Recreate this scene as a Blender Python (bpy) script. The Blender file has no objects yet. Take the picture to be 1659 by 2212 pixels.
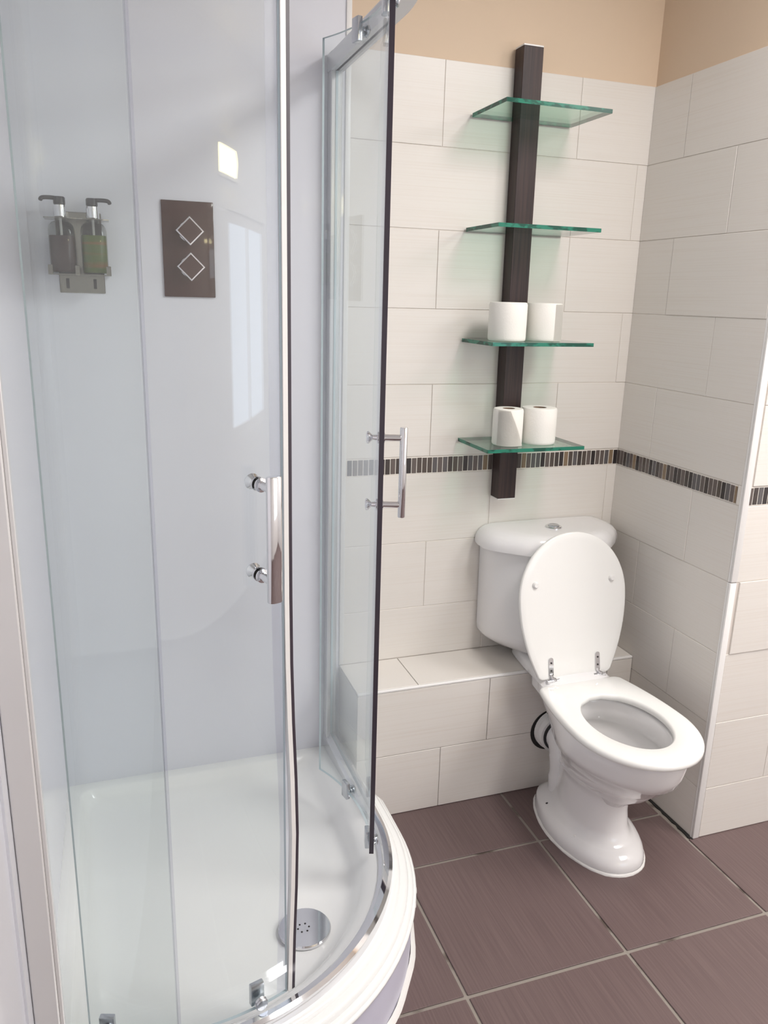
import bpy, bmesh, math, random
from mathutils import Vector, Matrix
random.seed(7)
S = bpy.context.scene
COL = S.collection

# ------------------------------------------------------------------ camera
F_PX = 1708.6
CAM = Vector((-1.4671, -2.0270, 1.4315))
yaw, pitch, roll = -0.3372, -0.2644, 0.0266
fwd = Vector((-math.sin(yaw) * math.cos(pitch), math.cos(yaw) * math.cos(pitch), math.sin(pitch)))
rgt = fwd.cross(Vector((0, 0, 1))).normalized()
upv = rgt.cross(fwd)
r2 = rgt * math.cos(roll) + upv * math.sin(roll)
u2 = -rgt * math.sin(roll) + upv * math.cos(roll)
cd = bpy.data.cameras.new('camera')
cam = bpy.data.objects.new('camera', cd)
COL.objects.link(cam)
mw = Matrix.Identity(4)
for i in range(3):
    mw[i][0], mw[i][1], mw[i][2], mw[i][3] = r2[i], u2[i], -fwd[i], CAM[i]
cam.matrix_world = mw
cd.sensor_fit = 'VERTICAL'
cd.sensor_height = 36.0
cd.sensor_width = 27.0
cd.lens = F_PX * 36.0 / 2212.0
cd.clip_start = 0.02
S.camera = cam

# ------------------------------------------------------------------ world, lights, exposure
w = bpy.data.worlds.new('world')
S.world = w
w.use_nodes = True
w.node_tree.nodes['Background'].inputs[0].default_value = (0.75, 0.85, 1.0, 1)
w.node_tree.nodes['Background'].inputs[1].default_value = 1.0
S.view_settings.view_transform = 'Standard'
S.view_settings.look = 'None'
S.view_settings.gamma = 1.0
S.view_settings.use_curve_mapping = False
S.view_settings.exposure = 0.38
WINDOW_STRENGTH = 2.4
LAMP_STRENGTH = 11.0
FILL_WATTS = 25.0


def area_light(name, loc, rot, sx, sy, watts, color):
    ld = bpy.data.lights.new(name, 'AREA')
    ld.shape = 'RECTANGLE'
    ld.size, ld.size_y, ld.energy, ld.color = sx, sy, watts, color
    o = bpy.data.objects.new(name, ld)
    o.location = loc
    o.rotation_euler = rot
    COL.objects.link(o)
    return o


# ------------------------------------------------------------------ helpers: colour and materials
def lin(r, g, b):
    f = lambda c: (c / 12.92 if c <= 0.04045 else ((c + 0.055) / 1.055) ** 2.4)
    return (f(r / 255), f(g / 255), f(b / 255), 1)


def new_mat(name):
    m = bpy.data.materials.new(name)
    m.use_nodes = True
    return m, m.node_tree, m.node_tree.nodes['Principled BSDF']


def pbr(name, rgb, rough=0.5, metal=0.0, spec=0.5, coat=0.0, bump=None, var=None, emit=None, island=0.0):
    """bump=(scale xyz, strength, distance); var=(scale xyz, rgb2, low, high)"""
    m, nt, b = new_mat(name)
    c = lin(*rgb)
    b.inputs['Base Color'].default_value = c
    b.inputs['Roughness'].default_value = rough
    b.inputs['Metallic'].default_value = metal
    b.inputs['Specular IOR Level'].default_value = spec
    b.inputs['Coat Weight'].default_value = coat
    b.inputs['Coat Roughness'].default_value = 0.05
    L = nt.links
    geo = None
    if bump or var:
        geo = nt.nodes.new('ShaderNodeNewGeometry')
    if bump:
        mp = nt.nodes.new('ShaderNodeMapping')
        mp.inputs['Scale'].default_value = bump[0]
        n = nt.nodes.new('ShaderNodeTexNoise')
        n.inputs['Scale'].default_value = 1.0
        n.inputs['Detail'].default_value = 3.0
        bp = nt.nodes.new('ShaderNodeBump')
        bp.inputs['Strength'].default_value = bump[1]
        bp.inputs['Distance'].default_value = bump[2]
        L.new(geo.outputs['Position'], mp.inputs['Vector'])
        L.new(mp.outputs[0], n.inputs['Vector'])
        L.new(n.outputs['Fac'], bp.inputs['Height'])
        L.new(bp.outputs[0], b.inputs['Normal'])
    if var:
        mp = nt.nodes.new('ShaderNodeMapping')
        mp.inputs['Scale'].default_value = var[0]
        n = nt.nodes.new('ShaderNodeTexNoise')
        n.inputs['Scale'].default_value = 1.0
        n.inputs['Detail'].default_value = 4.0
        rp = nt.nodes.new('ShaderNodeValToRGB')
        rp.color_ramp.elements[0].position = var[2]
        rp.color_ramp.elements[1].position = var[3]
        rp.color_ramp.elements[0].color = c
        rp.color_ramp.elements[1].color = lin(*var[1])
        L.new(geo.outputs['Position'], mp.inputs['Vector'])
        L.new(mp.outputs[0], n.inputs['Vector'])
        L.new(n.outputs['Fac'], rp.inputs['Fac'])
        L.new(rp.outputs[0], b.inputs['Base Color'])
    if emit:
        b.inputs['Emission Color'].default_value = lin(*emit[0])
        b.inputs['Emission Strength'].default_value = emit[1]
    return m


def glass(name, rgb, f0=0.04, refl=1.0, rough=0.0, power=5.0):
    """pane of architectural glass: straight-through tinted transmission plus Fresnel reflection"""
    m, nt, b = new_mat(name)
    nt.nodes.remove(b)
    L = nt.links
    out = nt.nodes['Material Output']
    tr = nt.nodes.new('ShaderNodeBsdfTransparent')
    tr.inputs[0].default_value = lin(*rgb)
    gl = nt.nodes.new('ShaderNodeBsdfGlossy')
    gl.inputs['Roughness'].default_value = rough
    gl.inputs[0].default_value = (refl, refl, refl, 1)
    lw = nt.nodes.new('ShaderNodeLayerWeight')
    lw.inputs['Blend'].default_value = 0.5
    pw = nt.nodes.new('ShaderNodeMath')
    pw.operation = 'POWER'
    pw.inputs[1].default_value = power
    ma = nt.nodes.new('ShaderNodeMath')
    ma.operation = 'MULTIPLY_ADD'
    ma.inputs[1].default_value = 1 - f0
    ma.inputs[2].default_value = f0
    mx = nt.nodes.new('ShaderNodeMixShader')
    L.new(lw.outputs['Facing'], pw.inputs[0])
    L.new(pw.outputs[0], ma.inputs[0])
    L.new(ma.outputs[0], mx.inputs[0])
    L.new(tr.outputs[0], mx.inputs[1])
    L.new(gl.outputs[0], mx.inputs[2])
    L.new(mx.outputs[0], out.inputs['Surface'])
    return m


def emissive(name, rgb, strength):
    m, nt, b = new_mat(name)
    nt.nodes.remove(b)
    e = nt.nodes.new('ShaderNodeEmission')
    e.inputs[0].default_value = lin(*rgb)
    e.inputs[1].default_value = strength
    nt.links.new(e.outputs[0], nt.nodes['Material Output'].inputs['Surface'])
    return m


M = {}
M['tile'] = pbr('wall_tile_glaze', (227, 222, 216), 0.35, spec=0.4, bump=((6, 6, 500), 0.16, 0.0004),
                var=((2.5, 2.5, 420), (222, 215, 207), 0.48, 0.75))
M['tile_front'] = M['tile']
M['grout_wall'] = pbr('wall_grout', (220, 212, 204), 0.85)
M['grout_light'] = pbr('mosaic_grout', (232, 226, 218), 0.8)
M['paint'] = pbr('beige_paint', (218, 196, 172), 0.75, bump=((60, 60, 60), 0.1, 0.0008))
M['paint_white'] = pbr('white_paint', (240, 238, 236), 0.7)
M['floor_tile'] = pbr('floor_tile_stone', (104, 87, 86), 0.42, spec=0.4, bump=((420, 9, 1), 0.35, 0.0006),
                      var=((260, 5, 1), (117, 99, 97), 0.35, 0.72))
M['grout_floor'] = pbr('floor_grout', (152, 144, 136), 0.9, var=((9, 9, 9), (96, 84, 78), 0.56, 0.66))
M['panel'] = pbr('shower_wall_panel', (227, 228, 235), 0.05, spec=0.5)
M['pvc'] = pbr('white_plastic_trim', (236, 234, 232), 0.3)
M['ceramic'] = pbr('white_ceramic', (236, 234, 234), 0.08, spec=0.5, coat=0.3)
M['seat'] = pbr('seat_lacquer', (240, 239, 236), 0.14, spec=0.5)
M['tray'] = pbr('tray_acrylic', (243, 244, 243), 0.12, spec=0.5)
M['plinth'] = pbr('plinth_plastic', (214, 213, 230), 0.35)
M['chrome'] = pbr('chrome', (225, 225, 228), 0.06, metal=1.0)
M['chrome_satin'] = pbr('satin_aluminium', (200, 203, 208), 0.22, metal=1.0)
M['profile'] = pbr('polished_profile', (228, 226, 226), 0.18, metal=0.15)
M['frame_white'] = pbr('pale_grey_profile', (206, 207, 210), 0.25, metal=0.3)
M['rubber'] = pbr('dark_seal', (62, 54, 64), 0.35)
M['black'] = pbr('black_plastic', (38, 38, 42), 0.3)
M['hole'] = pbr('dark_hole', (40, 38, 38), 0.7)
M['chrome_dark_refl'] = pbr('chrome_painted_reflection', (78, 56, 52), 0.06, spec=0.45)  # chrome plate and knob faces; dark reflections are put into the base colour
M['steel'] = pbr('rack_steel', (150, 146, 138), 0.15, metal=1.0)
M['wenge'] = pbr('wenge_wood', (64, 48, 46), 0.42, spec=0.35, bump=((300, 300, 8), 0.3, 0.0006),
                 var=((220, 220, 5), (48, 37, 38), 0.4, 0.62))
M['paper'] = pbr('tissue_paper', (240, 237, 231), 0.9, spec=0.1, bump=((220, 220, 220), 0.35, 0.0012))
M['card'] = pbr('cardboard', (128, 104, 84), 0.9)
M['silicone'] = pbr('silicone', (236, 234, 231), 0.5, bump=((60, 60, 60), 0.5, 0.003))
M['glass'] = glass('clear_shower_glass', (252, 254, 254), 0.045)
M['glass_edge'] = pbr('glass_cut_edge', (188, 202, 208), 0.2, spec=0.5)
M['shelf_glass'] = glass('green_shelf_glass', (220, 240, 231), 0.045)
M['shelf_edge'] = pbr('green_glass_cut_edge', (34, 120, 98), 0.15, spec=0.4,
                      var=((28, 28, 60), (14, 76, 62), 0.48, 0.56))
M['bottle'] = glass('bottle_plastic', (242, 244, 242), 0.025)
M['seal_clear'] = glass('clear_seal', (249, 249, 252), 0.04, rough=0.25)
M['liq_brown'] = pbr('brown_soap', (62, 38, 32), 0.3, spec=0.2)
M['liq_green'] = pbr('green_soap', (88, 104, 10), 0.3, spec=0.2, var=((3, 3, 60), (128, 92, 14), 0.45, 0.6))
M['water'] = glass('still_water', (235, 238, 236), 0.04)
M['window_glow'] = emissive('daylight_frosted_glass', (232, 242, 255), WINDOW_STRENGTH)
M['lamp_glow'] = emissive('lamp_diffuser', (255, 236, 180), LAMP_STRENGTH)
for i, c in enumerate([(70, 62, 59), (100, 90, 86), (134, 114, 92), (94, 90, 91), (54, 48, 48), (84, 74, 68)]):
    M['mosaic%d' % i] = pbr('mosaic_glaze_%d' % i, c, 0.25, spec=0.5)


# ------------------------------------------------------------------ helpers: geometry
def mesh_obj(name, bm, mats, parent=None, smooth=False, loc=None, ang=0.7):
    me = bpy.data.meshes.new(name)
    bmesh.ops.recalc_face_normals(bm, faces=bm.faces[:])
    bm.to_mesh(me)
    bm.free()
    if not isinstance(mats, (list, tuple)):
        mats = [mats]
    for m in mats:
        me.materials.append(m)
    if smooth:
        for p in me.polygons:
            p.use_smooth = True
        try:
            me.set_sharp_from_angle(angle=ang)
        except Exception:
            pass
    o = bpy.data.objects.new(name, me)
    COL.objects.link(o)
    if loc is not None:
        o.location = loc
    if parent is not None:
        o.parent = parent
        if loc is None or True:
            # meshes are authored in world coordinates unless loc is given
            pl = parent.location.copy()
            g = parent.parent
            while g is not None:
                pl += g.location
                g = g.parent
            o.location = (Vector(loc) if loc is not None else Vector((0, 0, 0))) - pl
    return o


def empty(name, loc, label=None, cat=None, group=None):
    o = bpy.data.objects.new(name, None)
    o.location = loc
    o.empty_display_size = 0.05
    COL.objects.link(o)
    if label:
        tag(o, label, cat, group)
    return o


def tag(o, label, cat, group=None):
    o['label'] = label
    o['category'] = cat
    if group:
        o['group'] = group
    return o


def struct(o, label=None):
    o['kind'] = 'structure'
    if label:
        o['label'] = label
    return o


def add_box(bm, x0, x1, y0, y1, z0, z1, bev=0.0, seg=1, mi=0):
    vs = [bm.verts.new(p) for p in [(x0, y0, z0), (x1, y0, z0), (x1, y1, z0), (x0, y1, z0),
                                    (x0, y0, z1), (x1, y0, z1), (x1, y1, z1), (x0, y1, z1)]]
    fs = [bm.faces.new([vs[i] for i in f]) for f in
          [(0, 3, 2, 1), (4, 5, 6, 7), (0, 1, 5, 4), (1, 2, 6, 5), (2, 3, 7, 6), (3, 0, 4, 7)]]
    for f in fs:
        f.material_index = mi
    if bev > 0:
        es = list({e for f in fs for e in f.edges})
        r = bmesh.ops.bevel(bm, geom=es, offset=bev, segments=seg, affect='EDGES', profile=0.5)
        for f in r['faces']:
            f.material_index = mi
    return vs


def box(name, x0, x1, y0, y1, z0, z1, m, parent=None, bev=0.0, seg=1):
    bm = bmesh.new()
    add_box(bm, x0, x1, y0, y1, z0, z1, bev, seg)
    return mesh_obj(name, bm, m, parent, smooth=bev > 0 and seg > 1)


def add_loft(bm, rings, cap0=True, cap1=True, mi=0, closed=True):
    vv = [[bm.verts.new(p) for p in r] for r in rings]
    n = len(rings[0])
    for a, b in zip(vv[:-1], vv[1:]):
        for i in range(n if closed else n - 1):
            j = (i + 1) % n
            f = bm.faces.new([a[i], a[j], b[j], b[i]])
            f.material_index = mi
    if cap0:
        bm.faces.new(vv[0][::-1]).material_index = mi
    if cap1:
        bm.faces.new(vv[-1]).material_index = mi
    return vv


def frame_of(d):
    d = Vector(d).normalized()
    a = Vector((0, 0, 1)) if abs(d.z) < 0.9 else Vector((1, 0, 0))
    u = d.cross(a).normalized()
    return u, d.cross(u).normalized(), d


def add_cyl(bm, p0, p1, prof, n=20, mi=0, cap=True, sx=1.0):
    """lathe along p0->p1: prof=[(t along in metres, r)]"""
    p0 = Vector(p0)
    p1 = Vector(p1)
    u, v, d = frame_of(p1 - p0)
    if not isinstance(prof, (list, tuple)):
        prof = [(0, prof), ((p1 - p0).length, prof)]
    rings = []
    for t, r in prof:
        rings.append([p0 + d * t + u * (r * sx * math.cos(2 * math.pi * i / n)) + v * (r * math.sin(2 * math.pi * i / n))
                      for i in range(n)])
    return add_loft(bm, rings, cap, cap, mi)


def add_tube(bm, pts, r, n=12, mi=0):
    pts = [Vector(p) for p in pts]
    rr = r if isinstance(r, (list, tuple)) else [r] * len(pts)
    rings = []
    pu = None
    for i, p in enumerate(pts):
        d = (pts[min(i + 1, len(pts) - 1)] - pts[max(i - 1, 0)]).normalized()
        if pu is None:
            u, v, _ = frame_of(d)
        else:
            u = (pu - d * pu.dot(d)).normalized()
            v = d.cross(u)
        pu = u
        rings.append([p + u * rr[i] * math.cos(2 * math.pi * k / n) + v * rr[i] * math.sin(2 * math.pi * k / n) for k in range(n)])
    add_loft(bm, rings, True, True, mi)


def smooth_path(pts, k=6):
    pts = [Vector(p) for p in pts]
    out = []
    for i in range(len(pts) - 1):
        p0 = pts[max(i - 1, 0)]
        p1, p2 = pts[i], pts[i + 1]
        p3 = pts[min(i + 2, len(pts) - 1)]
        for j in range(k):
            t = j / k
            out.append(0.5 * ((2 * p1) + (p2 - p0) * t + (2 * p0 - 5 * p1 + 4 * p2 - p3) * t * t + (3 * p1 - p0 - 3 * p2 + p3) * t ** 3))
    out.append(pts[-1])
    return out


# ------------------------------------------------------------------ dimensions (metres)
XL = -1.64          # left wall
XR = 1.45           # far right wall
YB = -3.0           # wall behind the camera
ZC = 2.45
ZT = 2.006          # top of tiling
BAND = 0.0504
H = 0.2
D = 0.532           # depth of toilet recess
XE = -0.875         # tiles begin / shower panel ends
LT = 0.3929
XA = -0.6279
zj = [ZT - k * H for k in range(6)]              # 2.006 .. 1.006
zk = [zj[5] - BAND - k * H for k in range(6)]    # .956 .756 .556 .356 .156
GAP = 0.0014


def rect_tile(_unused, a0, a1, z0, z1, axis, pos, parent, thick=0.006, mat=None, gap=GAP, name='tile', jit=0.0006, bev=0.0008):
    """one wall tile. axis 'y': plane y=pos facing -y; 'x': plane x=pos facing -x; 'z': top face"""
    g = gap / 2
    t = thick + random.uniform(-jit, jit)
    if axis == 'y':
        b = (a0 + g, a1 - g, pos - t, pos, z0 + g, z1 - g)
    elif axis == 'x':
        b = (pos - t, pos, a0 + g, a1 - g, z0 + g, z1 - g)
    return box(name, *b, mat or M['tile'], parent, bev=bev)


# ------------------------------------------------------------------ structure: floor
floor = box('floor', XL - 0.1, XR + 0.1, YB - 0.1, 0.1, -0.12, -0.0035, M['grout_floor'])
struct(floor)
FX, FY, FT = -0.424, -0.412, 0.402
xs = [XL] + [x for x in [FX + k * FT for k in range(-4, 6)] if XL + 0.03 < x < XR - 0.03] + [XR]
ys = [YB] + [y for y in [FY + k * FT for k in range(-8, 2)] if YB + 0.03 < y < -0.03] + [0.0]
for i in range(len(xs) - 1):
    for j in range(len(ys) - 1):
        if xs[i] > -0.03 and ys[j] > -0.54:
            continue
        x0, x1, y0, y1 = xs[i], xs[i + 1], ys[j], ys[j + 1]
        if x0 > -0.03 and y1 > -0.525:
            y1 = -0.525
        box('floor_tile', x0 + 0.0042, x1 - 0.0042, y0 + 0.0042, y1 - 0.0042, -0.0034, random.uniform(-0.0003, 0.0003),
            M['floor_tile'], floor, bev=0.0012)

# open, dirty joint where the floor meets the return wall
bm = bmesh.new()
js = []
for i in range(25):
    y = -0.535 + 0.33 * i / 24
    wj = 0.004 + 0.006 * abs(math.sin(i * 1.9)) * (1 - i / 30)
    js.append((y, wj))
lo = [bm.verts.new((-0.0066 - w_, y, 0.0004)) for y, w_ in js]
hi = [bm.verts.new((-0.0060, y, 0.0004)) for y, w_ in js]
lo2 = [bm.verts.new((-0.0066 - w_, y, -0.003)) for y, w_ in js]
for i in range(24):
    bm.faces.new((lo[i], lo[i + 1], hi[i + 1], hi[i]))
    bm.faces.new((lo2[i], lo2[i + 1], lo[i + 1], lo[i]))
mesh_obj('open_joint', bm, M['hole'], floor)

# ------------------------------------------------------------------ structure: back wall
G = 0.004   # grout plane stands this far behind the tile faces
wall_back = box('wall_back', XL - 0.1, 0.1, 0.0, 0.1, -0.1, ZC, M['paint'])
struct(wall_back)
o = box('grout_bed', XE, 0.0, -0.0045, 0.0, 0.0, ZT - 0.001, M['grout_wall'], wall_back)
B_ = XA + LT
C_ = B_ + LT / 2
rowsA = [XE, XA, B_, 0.0]
rowsC = [XE, C_ - LT, C_, 0.0]
TH = 0.0062
for k in range(5):
    e = rowsA if k % 2 == 0 else rowsC
    for a, b in zip(e[:-1], e[1:]):
        rect_tile(wall_back, a, b, zj[k + 1], zj[k], 'y', 0.0, wall_back, TH)
for k in range(3):
    e = rowsC if k % 2 == 0 else rowsA
    z0 = zk[k + 1] if k < 2 else 0.398
    for a, b in zip(e[:-1], e[1:]):
        rect_tile(wall_back, a, b, z0, zk[k], 'y', 0.0, wall_back, TH)
# mosaic band
seq = [0, 1, 5, 4, 2, 3, 1, 0, 4, 1, 5, 0, 3, 1, 2, 4, 0, 5, 1, 4, 3, 0, 1, 2, 0, 5, 4]


def mosaic_run(parent, axis, pos, a0, a1, start, pitch=0.0157, zt=zj[5], zb=zk[0]):
    bed = 0.0052
    if axis == 'y':
        box('mosaic_grout', a0, a1, pos - bed, pos, zb + 0.001, zt - 0.001, M['grout_light'], parent)
    else:
        box('mosaic_grout', pos - bed, pos, a0, a1, zb + 0.001, zt - 0.001, M['grout_light'], parent)
    k = 0
    a = a1 - 0.0008
    while a - 0.003 > a0:
        lo = max(a - pitch + 0.0027, a0)
        dz = random.uniform(-0.0006, 0.0006)
        idx = seq[(start + k) % len(seq)] if random.random() < 0.75 else random.choice([0, 1, 1, 3, 4, 5])
        rect_tile(None, lo, a, zb + 0.0035 + dz, zt - 0.004 + dz, axis, pos, parent, 0.0066, M['mosaic%d' % idx],
                  gap=0.0, name='mosaic_tile', jit=0.0002, bev=0.0006)
        a -= pitch
        k += 1


mosaic_run(wall_back, 'y', 0.0, XE, -0.0062, 3)
# painted wall above the tiles is the wall_back body itself (beige)

# ------------------------------------------------------------------ structure: return wall on the right (recess side)
wall_right = box('wall_right', 0.0, 0.12, -D + 0.0065, 0.0, -0.1, ZC, M['paint'])
struct(wall_right)
box('grout_bed', -0.0045, 0.0, -D + 0.012, 0.0, 0.0, ZT - 0.001, M['grout_wall'], wall_right)
Y1, Y2 = -0.156, -0.3512
YE = -D + 0.012
for k in range(5):
    e = [YE, Y1, 0.0] if k % 2 == 0 else [YE, Y2, 0.0]
    for a, b in zip(e[:-1], e[1:]):
        rect_tile(None, a, min(b, -0.006), zj[k + 1], zj[k], 'x', 0.0, wall_right, TH)
for k in range(5):
    e = [YE, Y2, 0.0] if k % 2 == 0 else [YE, Y1, 0.0]
    z0 = zk[k + 1] if k < 4 else 0.0
    for a, b in zip(e[:-1], e[1:]):
        rect_tile(None, a, min(b, -0.006), max(z0, 0.001), zk[k], 'x', 0.0, wall_right, TH)
rect_tile(None, YE, -0.508, zk[0], zj[5], 'x', 0.0, wall_right, TH)
mosaic_run(wall_right, 'x', 0.0, -0.507, -0.0065, 9, pitch=0.0154)

# ------------------------------------------------------------------ structure: wall facing the camera right of the recess
wall_front = box('wall_front', 0.12, XR + 0.1, -D + 0.0065, 0.1, -0.1, ZC, M['paint'])
struct(wall_front)
box('grout_bed', 0.012, XR, -D + 0.002, -D + 0.0068, 0.0, ZT - 0.001, M['grout_wall'], wall_front)
zz = [0.001] + [zk[4], zk[3], zk[2], zk[1], zk[0]] + [zj[5], zj[4], zj[3], zj[2], zj[1], zj[0]]
XF = 0.0125
for i in range(len(zz) - 1):
    if abs(zz[i] - zk[0]) < 1e-6:
        continue
    off = 0.21 if i % 2 else 0.395
    start = XF
    proud = 0.0
    if abs(zz[i] - zk[2]) < 1e-6:      # the tile that stands proud and off the trim
        start, proud = 0.0215, 0.003
    if zz[i] >= zj[5] - 1e-6:
        start, proud = 0.017, 0.002
    e = [start] + [off + LT * q for q in range(5) if off + LT * q < XR - 0.03] + [XR]
    for q, (a, b) in enumerate(zip(e[:-1], e[1:])):
        rect_tile(None, a, b, zz[i], zz[i + 1], 'y', -D + 0.0065, wall_front, TH + (proud if q == 0 else 0))
mosaic_run(wall_front, 'y', -D + 0.0065, 0.0145, 1.20, 1)
rect_tile(None, 1.20, XR, zk[0], zj[5], 'y', -D + 0.0065, wall_front, TH)

# corner trim: L profile in two lengths
for nm, z0, z1, dx in (('trim_1', 0.0, zk[1] - 0.001, 0.0), ('trim_2', zk[1] + 0.001, ZT, 0.0012)):
    bm = bmesh.new()
    add_box(bm, -0.0072 + dx, 0.0125 + dx, -D - 0.0008, -D + 0.0064, z0, z1, 0.0018, 2)
    add_box(bm, -0.0072 + dx, -0.0002, -D + 0.0064, -D + 0.0118, z0, z1, 0.0)
    struct(mesh_obj(nm, bm, M['pvc'], None, smooth=True))

# ------------------------------------------------------------------ structure: boxed-in ledge
BD, BH, BJ = 0.189, 0.398, 0.193
XB = -0.884
ledge = box('wall_ledge', XB + 0.006, -0.0064, -BD + 0.0065, -0.0068, 0.0, BH - 0.0065, M['grout_wall'])
struct(ledge, 'low tiled boxing along the back wall under the cistern')
for a, b in ((XB, -0.487), (-0.487, -0.487 + LT), (-0.487 + LT, -0.0068)):
    rect_tile(None, a, b, BJ, BH - 0.008, 'y', -BD + 0.0065, ledge, TH)
for a, b in ((XB, -0.632), (-0.632, -0.632 + LT), (-0.632 + LT, -0.0068)):
    rect_tile(None, a, b, 0.001, BJ, 'y', -BD + 0.0065, ledge, TH)
for a, b in ((XB, -0.705), (-0.705, -0.705 + LT), (-0.705 + LT, -0.0068)):
    box('tile', a + 0.001, b - 0.001, -BD + 0.0095, -0.0068, BH - 0.0064, BH - 0.0002, M['tile'], ledge, bev=0.0008)
for z0, z1 in ((0.001, BJ), (BJ, BH - 0.0066)):
    box('tile', XB, XB + 0.006, -BD + 0.007, -0.001, z0 + 0.001, z1 - 0.001, M['tile'], ledge, bev=0.0008)
box('edge_trim', XB, -0.0068, -BD - 0.0006, -BD + 0.009, BH - 0.0088, BH + 0.0004, M['pvc'], ledge, bev=0.0035, seg=3)

# ------------------------------------------------------------------ structure: left wall, wall behind the camera, far right, ceiling
wall_left = box('wall_left', XL - 0.1, XL, YB - 0.1, 0.0, -0.1, ZC, M['panel'])
struct(wall_left)
o = box('shower_panel', XL, XL + 0.004, -0.985, -0.0045, 0.128, ZC - 0.002, M['panel'], wall_left)
box('corner_joint', XL + 0.0041, XL + 0.0056, -0.0056, -0.0045, 0.142, ZC - 0.002, M['hole'], wall_back)
box('corner_trim', XL + 0.0058, XL + 0.024, -0.0060, -0.0045, 0.142, ZC - 0.002, M['panel'], wall_back)
box('shower_panel', XL + 0.0042, XE - 0.001, -0.0044, 0.0, 0.128, ZC - 0.002, M['panel'], wall_back)
box('panel_edge_trim', XE - 0.010, XE + 0.0035, -0.0085, -0.0002, 0.40, ZC - 0.002, M['pvc'], wall_back, bev=0.0015, seg=2)

XW0, XW1, ZW0, ZW1 = 0.02, 1.12, 0.78, 1.78
bm = bmesh.new()
add_box(bm, XL - 0.1, XW0, YB - 0.12, YB, -0.1, ZC)
add_box(bm, XW1, XR + 0.1, YB - 0.12, YB, -0.1, ZC)
add_box(bm, XW0, XW1, YB - 0.12, YB, -0.1, ZW0)
add_box(bm, XW0, XW1, YB - 0.12, YB, ZW1, ZC)
struct(mesh_obj('wall_behind', bm, M['paint_white']))
bm = bmesh.new()
for x0, x1, z0, z1 in ((XW0, XW0 + 0.05, ZW0, ZW1), (XW1 - 0.05, XW1, ZW0, ZW1), (XW0 + 0.05, XW1 - 0.05, ZW0, ZW0 + 0.05),
                       (XW0 + 0.05, XW1 - 0.05, ZW1 - 0.05, ZW1), (0.55, 0.59, ZW0 + 0.05, ZW1 - 0.05)):
    add_box(bm, x0, x1, YB - 0.07, YB - 0.02, z0, z1, 0.003)
win = mesh_obj('window_1', bm, M['pvc'])
struct(win)
for x0, x1 in ((XW0 + 0.05, 0.55), (0.59, XW1 - 0.05)):
    box('pane', x0, x1, YB - 0.05, YB - 0.042, ZW0 + 0.05, ZW1 - 0.05, M['window_glow'], win)
struct(box('wall_far_right', XR, XR + 0.1, YB - 0.1, -D + 0.0065, -0.1, ZC, M['paint_white']))
struct(box('ceiling', XL - 0.1, XR + 0.1, YB - 0.1, 0.1, ZC, ZC + 0.1, M['paint_white']))

# wall lamp above the window side, seen as a reflection
lamp = empty('wall_lamp', (0.0, YB, 1.93), 'white wall lamp with a glowing ribbed diffuser high on the wall behind the camera', 'lamp')
box('back_plate', -0.16, 0.28, YB, YB + 0.02, 1.90, 2.04, M['pvc'], lamp, bev=0.004, seg=2)
bm = bmesh.new()
rings = []
for x in (-0.14, 0.26):
    rings.append([Vector((x, YB + 0.0205 + 0.05 * math.sin(math.pi * i / 10), 1.915 + 0.11 * i / 10)) for i in range(11)])
add_loft(bm, rings)
mesh_obj('diffuser', bm, M['lamp_glow'], lamp, smooth=True)
area_light('added_fill_light', (-0.20, -1.25, ZC - 0.03), (0, 0, 0), 0.34, 0.6, 15.5, (1.0, 0.965, 0.94))  # added fill with no fitting, brightens the recess side wall and tray
area_light('added_fill_light', (0.98, -1.75, ZC - 0.03), (0, 0, 0), 0.8, 0.8, FILL_WATTS, (1.0, 0.965, 0.94))  # added soft fill from the right, no real lamp hangs here

# ------------------------------------------------------------------ shower tray
CX, CY = -1.394, -0.449


def P(r, deg, z=0.0):
    a = math.radians(deg)
    return Vector((CX + r * math.cos(a), CY + r * math.sin(a), z))


def tray_ring(r, w, zf, rc=0.0, narrow=False, n_arc=28, nb=5):
    """closed plan outline: curve side at radius r, wall sides inset by w, back corner fillet rc"""
    pts = []
    x0, y0 = XL + 0.0037 + w, -0.0040 - w
    xr = CX + r
    lim = XB - 0.002
    # back-left corner fillet
    for i in range(nb):
        a = math.pi - math.pi / 2 * i / (nb - 1)
        pts.append((x0 + rc + rc * math.cos(a), y0 - rc + rc * math.sin(a)))
    xb = min(xr, lim) if narrow else xr
    for i in range(nb):
        a = math.pi / 2 - math.pi / 2 * i / (nb - 1)
        pts.append((xb - rc + rc * math.cos(a), y0 - rc + rc * math.sin(a)))
    for y in (-0.19, -0.25, -0.31, -0.38):
        xx = xr
        if narrow:
            t = min(max((-y - 0.19) / 0.12, 0), 1)
            xx = xb + (xr - xb) * t * t * (3 - 2 * t)
        pts.append((xx, min(y, y0 - rc - 0.001)))
    for i in range(n_arc + 1):
        a = math.radians(-90.0 * i / n_arc)
        pts.append((CX + r * math.cos(a), CY + r * math.sin(a)))
    yf = CY - r
    pts.append((x0 + rc + 0.04, yf))
    for i in range(nb):
        a = -math.pi / 2 - math.pi / 2 * i / (nb - 1)
        pts.append((x0 + rc + rc * math.cos(a), yf + rc + rc * math.sin(a)))
    return [Vector((x, y, zf(y) if callable(zf) else zf)) for x, y in pts]


tray = empty('shower_tray', (-1.25, -0.5, 0.0), 'white quadrant shower tray with stepped rounded rim on the floor', 'shower tray')


def zd(base, back):
    return lambda y: back + (base - back) * min(max(-y / 0.35, 0), 1)


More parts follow.
